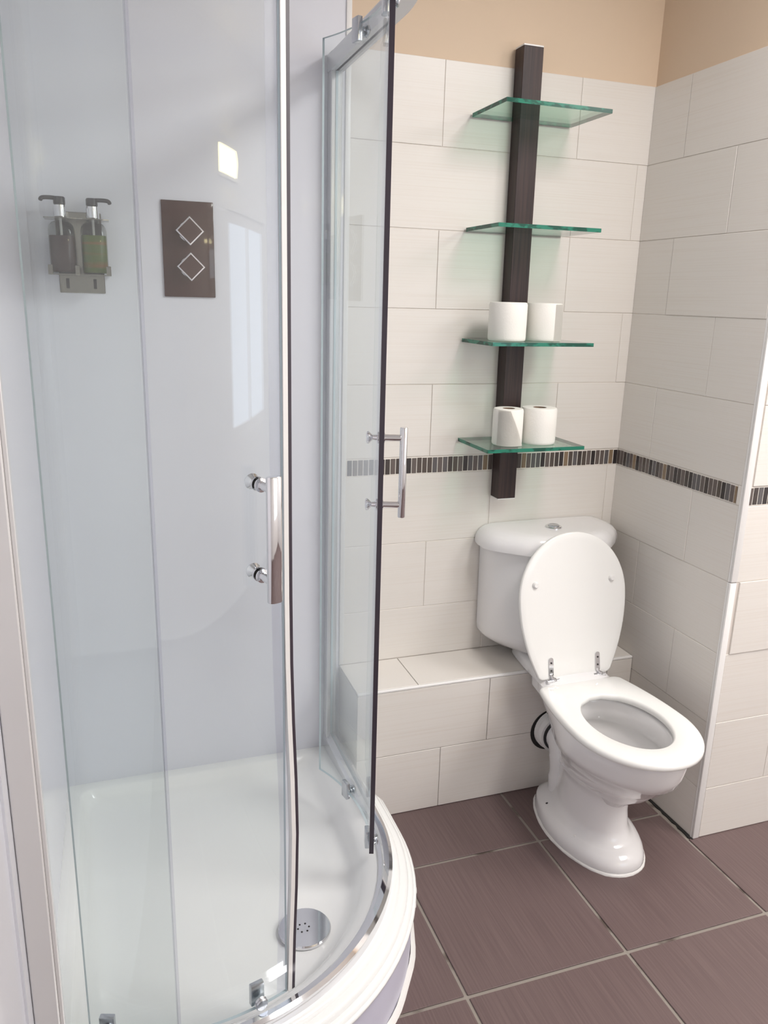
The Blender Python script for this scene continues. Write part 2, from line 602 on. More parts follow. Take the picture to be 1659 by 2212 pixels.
bm = bmesh.new()
rings = [tray_ring(0.526, 0, 0.080, narrow=True), tray_ring(0.532, 0, 0.1335, narrow=True),
         tray_ring(0.5455, 0, 0.1345, narrow=True), tray_ring(0.549, 0, 0.138, narrow=True), tray_ring(0.549, 0, 0.142, narrow=True), tray_ring(0.546, 0, 0.1455, narrow=True),
         tray_ring(0.543, 0, 0.1462, narrow=True), tray_ring(0.541, 0, zd(0.1530, 0.140), narrow=True), tray_ring(0.535, 0, zd(0.1565, 0.140), narrow=True),
         tray_ring(0.531, 0, zd(0.1570, 0.140), narrow=True), tray_ring(0.529, 0, zd(0.1665, 0.141), narrow=True), tray_ring(0.522, 0, zd(0.1710, 0.141), narrow=True),
         tray_ring(0.512, 0, zd(0.1725, 0.141), narrow=True), tray_ring(0.5095, 0, zd(0.179, 0.142), narrow=True),
         tray_ring(0.503, 0, zd(0.182, 0.142), narrow=True),
         tray_ring(0.460, 0, zd(0.181, 0.142), narrow=True),
         tray_ring(0.440, 0.030, zd(0.170, 0.142), rc=0.03), tray_ring(0.425, 0.036, zd(0.155, 0.139), rc=0.032),
         tray_ring(0.408, 0.043, 0.126, rc=0.036), tray_ring(0.385, 0.056, 0.114, rc=0.045),
         tray_ring(0.30, 0.12, 0.108, rc=0.05)]
add_loft(bm, rings, True, True)
mesh_obj('tray_basin', bm, M['tray'], tray, smooth=True, ang=0.9)
bm = bmesh.new()
add_loft(bm, [tray_ring(0.540, 0, 0.0, narrow=True), tray_ring(0.540, 0, 0.134, narrow=True)], False, False)
mesh_obj('plinth_panel', bm, M['plinth'], tray, smooth=True, ang=0.9)['label'] = 'pale lilac curved plinth panel'
bm = bmesh.new()
rg = []
for r, z in ((0.5405, 0.0), (0.552, 0.0), (0.548, 0.006), (0.5405, 0.010)):
    rg.append([P(r + 0.0015 * math.sin(a * 1.7), a, z) for a in range(20, -91, -3)])
add_loft(bm, rg, False, False, closed=False)
mesh_obj('sealant_bead', bm, M['silicone'], tray, smooth=True)
for a, z in ((-13.6, 0.085), (-13.6, 0.045)):
    bm = bmesh.new()
    add_cyl(bm, P(0.539, a, z), P(0.555, a, z), [(0, 0.006), (0.010, 0.006), (0.014, 0.009), (0.017, 0.007)], 14)
    mesh_obj('clip_button', bm, M['pvc'], tray, smooth=True)
drain = empty('drain_cover', (-1.140, -0.650, 0.1105), 'round chrome drain cover with small holes in the shower tray', 'drain')
bm = bmesh.new()
add_cyl(bm, (-1.140, -0.650, 0.1105), (-1.140, -0.650, 0.13), [(0, 0.052), (0.004, 0.0565), (0.009, 0.0565), (0.0115, 0.054), (0.0118, 0.0)][:4], 48)
mesh_obj('cover_disc', bm, M['chrome'], drain, smooth=True)
for i in range(6):
    hx, hy = (0.012 * math.cos(i * math.pi / 3), 0.012 * math.sin(i * math.pi / 3))
    bm = bmesh.new()
    add_cyl(bm, (-1.143 + hx, -0.652 + hy, 0.1210), (-1.143 + hx, -0.652 + hy, 0.1223), 0.0022, 10)
    mesh_obj('drain_hole', bm, M['hole'], drain)

# ------------------------------------------------------------------ shower enclosure frame
enc = empty('shower_enclosure', (-0.92, -0.02, 0.17), 'quadrant shower enclosure frame with curved rails and two fixed glass panes', 'shower enclosure')


def rail_path(r, n=30):
    pts = [(CX + r, -0.010)]
    pts += [(CX + r * math.cos(math.radians(-90 * i / n)), CY + r * math.sin(math.radians(-90 * i / n))) for i in range(n + 1)]
    pts += [(XL + 0.005, CY - r)]
    return pts


def add_rail(bm, sect, mi=0):
    """sect: list of (r, z) closed section"""
    paths = [rail_path(r) for r, z in sect]
    n = len(paths[0])
    rings = [[Vector((paths[j][i][0], paths[j][i][1], sect[j][1])) for j in range(len(sect))] for i in range(n)]
    add_loft(bm, rings, True, True, mi)


bm = bmesh.new()
add_rail(bm, [(0.462, 0.150), (0.462, 0.188), (0.470, 0.193), (0.474, 0.204), (0.486, 0.207), (0.4935, 0.203), (0.4955, 0.150)])
mesh_obj('bottom_track', bm, M['chrome'], enc, smooth=True, ang=0.6)
bm = bmesh.new()
add_rail(bm, [(0.462, 1.942), (0.462, 1.976), (0.467, 1.984), (0.489, 1.984), (0.4945, 1.976), (0.4945, 1.942)])
mesh_obj('top_rail', bm, M['frame_white'], enc, smooth=True, ang=0.6)
bm = bmesh.new()
add_box(bm, CX + 0.464, CX + 0.492, -0.040, -0.0087, 0.143, 1.984, 0.002)
mesh_obj('wall_profile', bm, M['frame_white'], enc)
bm = bmesh.new()
add_box(bm, XL + 0.0045, XL + 0.040, CY - 0.494, CY - 0.462, 0.166, 1.984, 0.002)
add_box(bm, XL + 0.040, XL + 0.046, CY - 0.488, CY - 0.468, 0.166, 1.984, 0.001)
mesh_obj('wall_profile', bm, M['profile'], enc)


def pane(name, path, th, z0, z1, parent, mats=('glass', 'glass_edge')):
    """curved or flat pane following a plan path of (x, y); thickness outward along the left normal"""
    pts = [Vector((p[0], p[1], 0)) for p in path]
    inner, outer = [], []
    for i, p in enumerate(pts):
        d = (pts[min(i + 1, len(pts) - 1)] - pts[max(i - 1, 0)]).normalized()
        nrm = Vector((-d.y, d.x, 0))
        inner.append(p - nrm * th / 2)
        outer.append(p + nrm * th / 2)
    bm = bmesh.new()
    n = len(pts)
    V = {}
    for k, (side, z) in enumerate(((inner, z0), (inner, z1), (outer, z0), (outer, z1))):
        V[k] = [bm.verts.new((s.x, s.y, z)) for s in side]
    for i in range(n - 1):
        bm.faces.new((V[0][i], V[0][i + 1], V[1][i + 1], V[1][i])).material_index = 0
        bm.faces.new((V[2][i], V[2][i + 1], V[3][i + 1], V[3][i])).material_index = 0
        bm.faces.new((V[0][i], V[0][i + 1], V[2][i + 1], V[2][i])).material_index = 1
        bm.faces.new((V[1][i], V[1][i + 1], V[3][i + 1], V[3][i])).material_index = 1
    for i in (0, n - 1):
        bm.faces.new((V[0][i], V[1][i], V[3][i], V[2][i])).material_index = 1
    o = mesh_obj(name, bm, [M[mats[0]], M[mats[1]]], parent, smooth=True, ang=0.5)
    return o


RF = 0.478
pane('fixed_pane', [(CX + RF, -0.041), (CX + RF, -0.418)], 0.006, 0.203, 1.942, enc)
pane('fixed_pane', [(XL + 0.045, CY - RF), (CX - 0.028, CY - RF)], 0.006, 0.203, 1.942, enc)
# clear seal strips on the free edges of the fixed panes
bm = bmesh.new()
add_box(bm, CX - 0.030, CX - 0.024, CY - RF - 0.004, CY - RF + 0.010, 0.205, 1.940)
mesh_obj('clear_seal', bm, M['seal_clear'], enc)
bm = bmesh.new()
add_box(bm, CX + RF - 0.010, CX + RF + 0.004, -0.424, -0.4184, 0.205, 1.940)
mesh_obj('clear_seal', bm, M['seal_clear'], enc)

# ------------------------------------------------------------------ sliding doors
RD = 0.445


def make_door(a0, a1, z0, z1, lead, hang, label, clips, bow, hz=(1.018, 1.166, 0.030, 0.024), hw=0.0125):
    """a0..a1 polar angles, lead = angle of the closing edge"""
    t = empty('shower_door', P(RD, (a0 + a1) / 2, z0), label, 'shower door', 'curved sliding shower doors')
    n = 26
    pane('glass_pane', [tuple(P(RD, a0 + (a1 - a0) * i / n)[:2]) for i in range(n + 1)], 0.006, z0, z1, t)
    s = 1 if lead > (a0 + a1) / 2 else -1
    # translucent edge strip and dark magnetic seal along the closing edge
    bm = bmesh.new()
    zs = [z0 + (z1 - z0) * k / 16 for k in range(17)]

    def strip(da0, da1, r0, r1, m, nm, label=None):
        bm = bmesh.new()
        rg = []
        for z in zs:
            b = bow * max(0.0, 1 - abs(z - 0.62) / 0.5) if z < 1.12 else 0.0
            b = bow * math.exp(-((z - 0.52) / 0.22) ** 2)
            rg.append([P(r0, lead + s * (da0 + b), z), P(r0, lead + s * (da1 + b), z), P(r1, lead + s * (da1 + b), z), P(r1, lead + s * (da0 + b), z)])
        add_loft(bm, rg)
        q = mesh_obj(nm, bm, m, t)
        if label:
            q['label'] = label
    strip(-2.4, 0.0, RD - 0.0050, RD - 0.0033, M['seal_clear'], 'clear_seal')
    strip(0.02, 1.1, RD - 0.0050, RD + 0.0050, M['pvc'], 'edge_profile')
    strip(1.12, 1.9, RD - 0.0050, RD + 0.0050, M['rubber'], 'magnetic_seal', 'dark magnetic seal strip')
    # handle: vertical bar outside, two standoffs, knobs inside
    zb, zt = hz[0], hz[1]
    h0 = P(RD, hang, (zt + zb) / 2)
    nrm = Vector((math.cos(math.radians(hang)), math.sin(math.radians(hang)), 0))
    tan = Vector((-nrm.y, nrm.x, 0))
    bm = bmesh.new()
    c = P(RD + 0.044, hang)
    rg = []
    for z, k in ((zb - hz[2], 0.9), (zb - hz[2] + 0.0015, 1.0), (zt + hz[3] - 0.0015, 1.0), (zt + hz[3], 0.9)):
        rg.append([c + tan * (hw * k * math.copysign(abs(math.cos(q)) ** 0.7, math.cos(q))) + nrm * (0.0075 * k * math.sin(q)) + Vector((0, 0, z)) for q in
                   [2 * math.pi * i / 28 for i in range(28)]])
    add_loft(bm, rg)
    hd = mesh_obj('handle', bm, M['chrome'], t, smooth=True)
    hd['label'] = 'chrome bar handle'
    for z in (zb, zt):
        bm = bmesh.new()
        add_cyl(bm, P(RD + 0.0032, hang, z), P(RD + 0.040, hang, z), [(0, 0.011), (0.003, 0.011), (0.004, 0.007), (0.038, 0.0068)], 20)
        mesh_obj('standoff', bm, M['chrome'], hd, smooth=True)
        bm = bmesh.new()
        add_cyl(bm, P(RD - 0.0034, hang, z), P(RD - 0.03, hang, z), [(0, 0.0115), (0.004, 0.0115), (0.006, 0.006), (0.014, 0.005), (0.018, 0.009), (0.022, 0.0125), (0.025, 0.0115), (0.0265, 0.006)], 22)
        mesh_obj('inner_knob', bm, M['chrome'], hd, smooth=True)
    # roller blocks
    for ang, z in clips:
        nr = Vector((math.cos(math.radians(ang)), math.sin(math.radians(ang)), 0))
        tg = Vector((-nr.y, nr.x, 0))
        bm = bmesh.new()
        cc = P(RD - 0.009, ang, z)
        add_box(bm, -0.013, 0.013, -0.0055, 0.0055, -0.022, 0.022, 0.002, 2)
        for v in bm.verts:
            v.co = cc + tg * v.co.x + nr * v.co.y + Vector((0, 0, v.co.z))
        rb = mesh_obj('roller_block', bm, M['chrome_satin'], t, smooth=True)
        bm = bmesh.new()
        sg = 0.007 if z < 1 else 0.0
        add_cyl(bm, P(RD + 0.0034, ang, z - sg + (0.002 if z > 1 else 0)), P(RD + 0.016, ang, z - sg), [(0, 0.006), (0.003, 0.006), (0.004, 0.012), (0.007, 0.010), (0.010, 0.012), (0.0125, 0.010)], 20)
        mesh_obj('roller_wheel', bm, M['chrome_satin'], rb, smooth=True)
    return t


make_door(-112.5, -65.5 - 2.2, 0.190, 1.948, -65.5 - 2.2, -72.7, 'curved glass shower door on the left with the wide chrome handle',
          ((-75.0, 0.212), (-109.0, 0.212), (-74.7, 1.935), (-109.0, 1.935)), 1.5, (1.012, 1.156, 0.030, 0.021))
make_door(28.0, -19.1 + 1.9, 0.225, 1.948, -19.1 + 1.9, -15.8, 'curved glass shower door slid open, edge-on at the right',
          ((11.2, 0.238), (-13.8, 0.238), (11.2, 1.935), (-11.5, 1.935)), 0.0, (1.030, 1.166, 0.026, 0.021), 0.0085)

# ------------------------------------------------------------------ shower control plate
ctrl = empty('shower_control', (-1.268, -0.0045, 1.53), 'rectangular chrome shower valve plate with painted-in dark reflection and two diamond knobs', 'shower control')
box('face_plate', -1.3275, -1.208, -0.0105, -0.0045, 1.421, 1.638, M['chrome_dark_refl'], ctrl, bev=0.0015, seg=2)
for z in (1.570, 1.490):
    cx = -1.2665
    bm = bmesh.new()
    add_cyl(bm, (cx, -0.0106, z), (cx, -0.026, z), [(0, 0.024), (0.004, 0.0235), (0.006, 0.018), (0.0155, 0.018)], 28)
    mesh_obj('knob_collar', bm, M['chrome'], ctrl, smooth=True)
    bm = bmesh.new()
    rg = []
    for y, s in ((-0.0262, 0.028), (-0.0275, 0.0325), (-0.040, 0.0325), (-0.0412, 0.0312), (-0.0414, 0.0285)):
        rg.append([Vector((cx + s * math.cos(q), y, z + s * math.sin(q))) for q in (0, math.pi / 2, math.pi, 1.5 * math.pi)])
    add_loft(bm, rg)
    kn = mesh_obj('knob', bm, M['chrome'], ctrl)
    kn['label'] = 'chrome-edged diamond knob'
    bm = bmesh.new()
    add_loft(bm, [[Vector((cx + s * math.cos(q), y, z + s * math.sin(q))) for q in (0, math.pi / 2, math.pi, 1.5 * math.pi)] for y, s in ((-0.0412, 0.0282), (-0.0420, 0.0280))])
    mesh_obj('knob_face', bm, M['chrome_dark_refl'], kn)

# ------------------------------------------------------------------ soap rack and bottles
rack = empty('soap_rack', (-1.51, -0.0045, 1.42), 'steel wall rack holding two soap bottles in the shower', 'rack')
bm = bmesh.new()
add_box(bm, -1.5585, -1.4605, -0.0075, -0.0045, 1.424, 1.600, 0.001)
mesh_obj('back_plate', bm, M['steel'], rack)
for x in (-1.541, -1.482):
    box('slot', x - 0.0035, x + 0.0035, -0.0082, -0.0077, 1.434, 1.456, M['hole'], rack, bev=0.0003)
box('base_shelf', -1.5765, -1.446, -0.082, -0.0077, 1.4625, 1.4645, M['steel'], rack)
for x in (-1.5765, -1.521, -1.456):
    bm = bmesh.new()
    add_box(bm, x, x + 0.010, -0.0845, -0.0825, 1.4625, 1.483, 0.0008)
    mesh_obj('retaining_tab', bm, M['steel'], rack)
# top collar plate with two holes, built as an outline strip
bm = bmesh.new()
for cxb in (-1.545, -1.478):
    n = 24
    inner = [Vector((cxb + 0.0145 * math.cos(2 * math.pi * i / n), -0.047 + 0.0145 * math.sin(2 * math.pi * i / n), 0)) for i in range(n)]
    outer = []
    for v in inner:
        d = Vector((v.x - cxb, v.y + 0.047, 0)).normalized()
        k = min(0.0335 / max(abs(d.x), 1e-6), 0.036 / max(abs(d.y), 1e-6))
        outer.append(Vector((cxb, -0.047, 0)) + d * k)
    Z = lambda v, z: Vector((v.x, v.y, z))
    add_loft(bm, [[Z(v, 1.580) for v in outer], [Z(v, 1.5815) for v in outer], [Z(v, 1.5815) for v in inner], [Z(v, 1.580) for v in inner], [Z(v, 1.580) for v in outer]], False, False)
mesh_obj('neck_plate', bm, M['steel'], rack)


def soap_bottle(cxb, liq, level, nozzle, label):
    cy = -0.047
    t = empty('soap_bottle', (cxb, cy, 1.465), label, 'bottle', 'soap bottles in the shower rack')

    def rr(s, z, k=3.0, a=0.028, b=0.026):
        return [Vector((cxb + s * a * math.copysign(abs(math.cos(q)) ** (2 / k), math.cos(q)), cy + s * b * math.copysign(abs(math.sin(q)) ** (2 / k), math.sin(q)), z))
                for q in [2 * math.pi * i / 32 for i in range(32)]]
    bm = bmesh.new()
    add_loft(bm, [rr(0.93, 1.4655), rr(1.0, 1.469), rr(1.0, 1.556), rr(0.93, 1.566, 2.6), rr(0.72, 1.573, 2.2), rr(0.43, 1.5765, 2), rr(0.43, 1.584, 2)])
    mesh_obj('bottle_body', bm, M['bottle'], t, smooth=True)
    bm = bmesh.new()
    add_loft(bm, [rr(0.90, 1.4685), rr(0.95, 1.471), rr(0.95, level), rr(0.94, level + 0.0004)])
    mesh_obj('soap', bm, M[liq], t, smooth=True)
    bm = bmesh.new()
    add_cyl(bm, (cxb, cy, level + 0.001), (cxb, cy, 1.583), 0.0028, 10)
    mesh_obj('dip_tube', bm, M['pvc'], t)
    bm = bmesh.new()
    add_cyl(bm, (cxb, cy, 1.5843), (cxb, cy, 1.612), [(0, 0.0135), (0.002, 0.014), (0.025, 0.0135), (0.0265, 0.011)], 24)
    mesh_obj('collar', bm, M['chrome'], t, smooth=True)
    bm = bmesh.new()
    add_cyl(bm, (cxb, cy, 1.6112), (cxb, cy, 1.628), [(0, 0.0125), (0.013, 0.0125), (0.0155, 0.0105)], 20)
    add_tube(bm, smooth_path([(cxb, cy, 1.6225), (cxb + nozzle * 0.018, cy - 0.004, 1.6235), (cxb + nozzle * 0.034, cy - 0.008, 1.622), (cxb + nozzle * 0.038, cy - 0.010, 1.616)], 4), [0.0045] * 12 + [0.0035], 10)
    mesh_obj('pump_head', bm, M['black'], t, smooth=True)


soap_bottle(-1.545, 'liq_brown', 1.545, -1, 'clear pump bottle of brown soap, nozzle pointing left')
soap_bottle(-1.478, 'liq_green', 1.548, 1, 'clear pump bottle of green soap, nozzle pointing right')

# ------------------------------------------------------------------ shelf unit
TF = -0.0068         # tile face
unit = empty('shelf_unit', (-0.405, TF, 0.88), 'dark wood wall post carrying four green glass shelves', 'shelf unit')
bm = bmesh.new()
rg = []
for z, sx in ((0.882, 0.0), (2.048, -0.008)):
    rg.append([Vector((x + sx, y, z)) for x, y in ((-0.430, TF), (-0.374, TF), (-0.374, -0.052), (-0.430, -0.052))])
add_loft(bm, rg)
bmesh.ops.bevel(bm, geom=bm.edges[:], offset=0.001, segments=1, affect='EDGES')
mesh_obj('post', bm, M['wenge'], unit)
box('end_cap', -0.4375, -0.3825, -0.0515, TF, 2.0482, 2.0515, M['pvc'], unit)['label'] = 'white end cap'
box('end_cap', -0.4295, -0.3745, -0.0515, TF, 0.8790, 0.8818, M['pvc'], unit)['label'] = 'white end cap'
shelf_z = [1.0565, 1.3305, 1.6145, 1.8895]
shelf_x = [(-0.546, -0.2545), (-0.549, -0.255), (-0.553, -0.264), (-0.551, -0.263)]
for (x0, x1), z in zip(shelf_x, shelf_z):
    bm = bmesh.new()
    add_box(bm, x0, x1, -0.200, -0.0125, z - 0.0095, z, 0.0, mi=1)
    for f in bm.faces:
        f.normal_update()
        f.material_index = 0 if abs(f.normal.z) > 0.5 else 1
    mesh_obj('glass_shelf', bm, [M['shelf_glass'], M['shelf_edge']], unit)

# ------------------------------------------------------------------ toilet rolls


def toilet_roll(x, y, z, r, h, label, flap=False, seam=False, core=0.0195):
    t = empty('toilet_roll', (x, y, z), label, 'toilet roll', 'toilet rolls on the glass shelves')
    bm = bmesh.new()
    n = 48
    rg = []
    prof = [(core, 0.001), (r - 0.003, 0.0005), (r - 0.0005, 0.003), (r, 0.008), (r + 0.0003, h * 0.5), (r, h - 0.006), (r - 0.002, h - 0.001), (r - 0.006, h), (core, h - 0.0005), (core, 0.001)]
    for rr_, zz_ in prof:
        ring = []
        for i in range(n):
            q = 2 * math.pi * i / n
            k = rr_ + (0.0006 * math.sin(3 * q + 1) if rr_ > core + 0.001 else 0)
            ring.append(Vector((x + k * math.cos(q), y + k * math.sin(q), z + zz_)))
        rg.append(ring)
    add_loft(bm, rg, False, False)
    mesh_obj('paper', bm, M['paper'], t, smooth=True, ang=0.9)
    bm = bmesh.new()
    rg = []
    for rr_, zz_ in ((core - 0.0003, 0.001), (core - 0.0003, h - 0.0008), (core - 0.0016, h - 0.0008), (core - 0.0016, 0.001), (core - 0.0003, 0.001)):
        rg.append([Vector((x + rr_ * math.cos(2 * math.pi * i / 24), y + rr_ * math.sin(2 * math.pi * i / 24), z + zz_)) for i in range(24)])
    add_loft(bm, rg, False, False)
    mesh_obj('core', bm, M['card'], t, smooth=True)
    if flap or seam:
        bm = bmesh.new()
        rows = []
        m = 14
        for j in range(m + 1):
            zf = j / m
            row = []
            a_hi = -1.02
            a_lo = -2.15 + (1.62 * (1 - zf) if False else 0)
            for i in range(9):
                u_ = i / 8
                if flap:
                    # diagonal torn edge: covers the lower left triangle
                    a_end = -1.95 + 0.02 + (1 - zf) * 1.05
                    q = -2.75 + (a_end + 2.75) * u_
                else:
                    q = -1.45 + 0.62 * u_
                lift = 0.0008 + 0.0022 * u_ ** 3 * (1.6 if (flap and zf < 0.12) else 1)
                row.append(Vector((x + (r + lift) * math.cos(q), y + (r + lift) * math.sin(q), z + 0.0012 + (h - 0.004) * zf)))
            rows.append(row)
        add_loft(bm, rows, False, False, closed=False)
        bmesh.ops.solidify(bm, geom=bm.faces[:], thickness=0.0005)
        mesh_obj('loose_sheet', bm, M['paper'], t, smooth=True)
    return t


HR = 0.0985
toilet_roll(-0.4570, -0.134, shelf_z[0], 0.0405, HR, 'slim white toilet roll with a diagonal torn sheet, left on the lowest shelf', flap=True, core=0.017)
toilet_roll(-0.3590, -0.127, shelf_z[0], 0.0480, HR, 'fat white toilet roll with smooth side, right on the lowest shelf', core=0.0185)
toilet_roll(-0.4700, -0.120, shelf_z[1], 0.0495, HR, 'wide white toilet roll, left on the second shelf from below')
toilet_roll(-0.3560, -0.108, shelf_z[1], 0.0480, HR, 'creased white toilet roll, right on the second shelf from below', seam=True)

# ------------------------------------------------------------------ toilet
TX = -0.268
toilet = empty('toilet', (TX, -0.4, 0.0), 'white close-coupled toilet with its lid up against the cistern', 'toilet')


def ring(z, yf, yr, keys, n_exp=2.0, N=48, sub=None, zf=None):
    """plan ring from front yf to rear yr; keys = [(t, half-width)] t=0 front, 1 rear"""
    pts = []
    ne = n_exp if isinstance(n_exp, tuple) else (n_exp, n_exp)

    def wid(t):
        for (ta, wa), (tb, wb) in zip(keys[:-1], keys[1:]):
            if t <= tb:
                k = (t - ta) / (tb - ta)
                k = k * k * (3 - 2 * k)
                return wa + (wb - wa) * k
        return keys[-1][1]

    for i in range(N):
        q = 2 * math.pi * (i + 0.5) / N
        t = (1 - math.cos(q)) / 2
        sgn = 1 if math.sin(q) > 0 else -1
        e = ne[0] if t < 0.5 else ne[1]
        E = (max(0.0, 1 - abs(2 * t - 1) ** e)) ** (1 / e)
        y = yf + (yr - yf) * t
        pts.append(Vector((TX + sgn * wid(t) * E, y, zf(t) if zf else z)))
    return pts


bm = bmesh.new()
R_ = ring
rings = [
    R_(0.0, -.600, -.215, [(0, .110), (.5, .1185), (1, .098)], (2.3, 3.0)),
    R_(0.014, -.602, -.214, [(0, .111), (.5, .1195), (1, .099)], (2.3, 3.0)),
    R_(0.028, -.597, -.216, [(0, .108), (.5, .1170), (1, .096)], (2.3, 3.0)),
    R_(0.040, -.584, -.224, [(0, .103), (.5, .110), (1, .100)], (2.3, 3.0)),
    R_(0.049, -.564, -.236, [(0, .093), (.5, .098), (1, .082)], (2.3, 2.8)),
    R_(0.057, -.548, -.250, [(0, .083), (.5, .086), (1, .058)], (2.3, 2.5)),
    R_(0.085, -.538, -.256, [(0, .077), (.45, .078), (1, .046)], 2.4),
    R_(0.130, -.532, -.258, [(0, .074), (.45, .073), (1, .042)], 2.4),
    R_(0.170, -.533, -.256, [(0, .075), (.45, .074), (1, .042)], 2.4),
    R_(0.192, -.541, -.252, [(0, .079), (.45, .079), (1, .045)], 2.3),
    R_(0.206, -.556, -.248, [(0, .085), (.45, .087), (1, .049)], 2.3),
    R_(0.222, -.590, -.244, [(0, .096), (.45, .099), (1, .055)], 2.2),
    R_(0.244, -.628, -.238, [(0, .109), (.4, .113), (1, .063)], 2.15),
    R_(0.268, -.658, -.228, [(0, .121), (.4, .126), (1, .073)], 2.1),
    R_(0.296, -.680, -.215, [(0, .130), (.4, .1365), (1, .085)], 2.1),
    R_(0.300, -.689, -.208, [(0, .138), (.4, .1435), (1, .090)], 2.1),
    R_(0.325, -.700, -.198, [(0, .143), (.4, .1490), (.75, .118), (1, .094)], 2.1),
    R_(0.350, -.706, -.194, [(0, .145), (.4, .1510), (.78, .120), (1, .098)], (2.1, 2.6)),
    R_(0.372, -.708, -.193, [(0, .146), (.4, .1515), (.8, .119), (1, .100)], (2.1, 3.5)),
    R_(0.3795, -.706, -.193, [(0, .145), (.4, .1500), (.8, .118), (1, .100)], (2.1, 3.5)),
    R_(0.3815, -.700, -.196, [(0, .142), (.4, .1460), (.8, .114), (1, .096)], (2.1, 4)),
    # inner edge and the bowl
    R_(0.3817, -.668, -.357, [(0, .104), (.5, .104), (1, .104)], 2.0),
    R_(0.377, -.663, -.362, [(0, .100), (1, .100)], 2.0),
    R_(0.320, -.663, -.362, [(0, .100), (1, .100)], 2.0),
    R_(0.314, -.670, -.355, [(0, .108), (1, .108)], 2.0),
    R_(0.280, -.663, -.360, [(0, .106), (1, .106)], 2.0),
    R_(0.225, -.615, -.380, [(0, .078), (1, .078)], 2.0),
    R_(0.190, -.570, -.400, [(0, .053), (1, .053)], 2.0),
    R_(0.165, -.545, -.415, [(0, .043), (1, .043)], 2.0),
]
add_loft(bm, rings, True, True)
mesh_obj('pan', bm, M['ceramic'], toilet, smooth=True, ang=1.1)
# raised deck that carries the cistern
bm = bmesh.new()
DK = [(0, .114), (.35, .106), (1, .090)]
add_loft(bm, [R_(0.3700, -.318, -.196, [(0, .112), (1, .100)], (6, 6)),
              R_(0.3992, -.312, -.193, [(0, .112), (1, .100)], (6, 6)),
              R_(0.4002, -.311, -.040, DK, (6, 6)), R_(0.414, -.300, -.040, [(0, .108), (.4, .102), (1, .088)], (5, 6)),
              R_(0.424, -.282, -.040, [(0, .100), (.4, .096), (1, .085)], (4, 6)), R_(0.4290, -.262, -.040, [(0, .086), (1, .080)], (3.5, 6))])
mesh_obj('deck', bm, M['ceramic'], toilet, smooth=True, ang=1.0)
# trapway neck behind the column
bm = bmesh.new()
add_tube(bm, smooth_path([(TX - 0.004, -0.292, 0.030), (TX - 0.004, -0.288, 0.075), (TX - 0.004, -0.282, 0.13), (TX - 0.004, -0.268, 0.175), (TX - 0.004, -0.250, 0.196), (TX - 0.004, -0.2325, 0.198)], 5),
         [0.056] * 3 + [0.050] * 5 + [0.047] * 6 + [0.045] * 6 + [0.044] * 6, 24)
mesh_obj('trap_neck', bm, M['ceramic'], toilet, smooth=True)
bm = bmesh.new()
add_loft(bm, [ring(0.194, -.573, -.399, [(0, .055), (1, .055)], 2.0), ring(0.1945, -.573, -.399, [(0, .055), (1, .055)], 2.0)])
mesh_obj('water', bm, M['water'], toilet)
for y, z in ((-0.331, 0.0475), (-0.477, 0.0475)):
    bm = bmesh.new()
    add_cyl(bm, (TX - 0.072, y, z - 0.014), (TX - 0.090, y, z + 0.002), [(0, 0.005), (0.0215, 0.0046), (0.0235, 0.003)], 14)
    mesh_obj('floor_screw', bm, M['hole'] if y > -0.4 else M['pvc'], toilet, smooth=True)
bm = bmesh.new()
jr = lambda g, z: [Vector((p.x + (p.x - TX) * g + random.uniform(-.0006, .0006), p.y + (p.y + .4) * g * .7 + random.uniform(-.0006, .0006), z)) for p in ring(0, -.602, -.214, [(0, .111), (.5, .1195), (1, .099)], (2.3, 3.0), N=48)]
add_loft(bm, [jr(0.035, 0.0002), jr(0.032, 0.004), jr(0.0, 0.007)], False, False)
mesh_obj('sealant_bead', bm, M['silicone'], toilet, smooth=True)

# seat


def egg(yf, yr, hw, hr, d=0.0, rc=0.022, nf=26, ns=12, nc=5):
    """half outline from the front point round to the rear centre: ellipse, then tapering sides and a straight rear edge"""
    L_ = yr - yf
    ym = yf + L_ * 0.44
    pts = []
    for i in range(nf):
        q = math.pi / 2 * i / nf
        pts.append(((hw - d) * math.sin(q) ** 0.97, ym - (ym - yf - d) * math.cos(q)))
    yend = yr - rc
    for i in range(ns + 1):
        y = ym + (yend - ym) * i / ns
        k = (y - ym) / (yr - ym)
        pts.append((hw - d - (hw - hr) * k ** 2.0, y))
    xe, ye = pts[-1]
    for i in range(1, nc + 1):
        q = math.pi / 2 * i / nc
        pts.append((xe - (rc * 0.9) * (1 - math.cos(q)) - 0.004 * i / nc, yend + (rc - d) * math.sin(q)))
    pts.append((0.03, yr - d))
    return pts


def egg_ring(z, pts):
    right = [Vector((TX + x, y, z)) for x, y in pts]
    left = [Vector((TX - x, y, z)) for x, y in pts[::-1] if x > 1e-6]
    return right + left


SF, SR = -0.732, -0.297


def seat_ring(d, z, hole=False):
    if hole:
        n_ = len(egg(SF, SR, .162, .128))
        full = 2 * n_ - 1
        out = []
        for p in egg_ring(z, egg(SF, SR, .162, .128)):
            # project the outer outline radially onto the inner ellipse
            dx, dy = p.x - TX, p.y + 0.520
            q = math.atan2(dx / 0.100, -dy / 0.137)
            out.append(Vector((TX + (0.100 - d) * math.sin(q), -0.520 - (0.137 - d) * math.cos(q), z)))
        return out
    return egg_ring(z, egg(SF, SR, .162, .128, d))


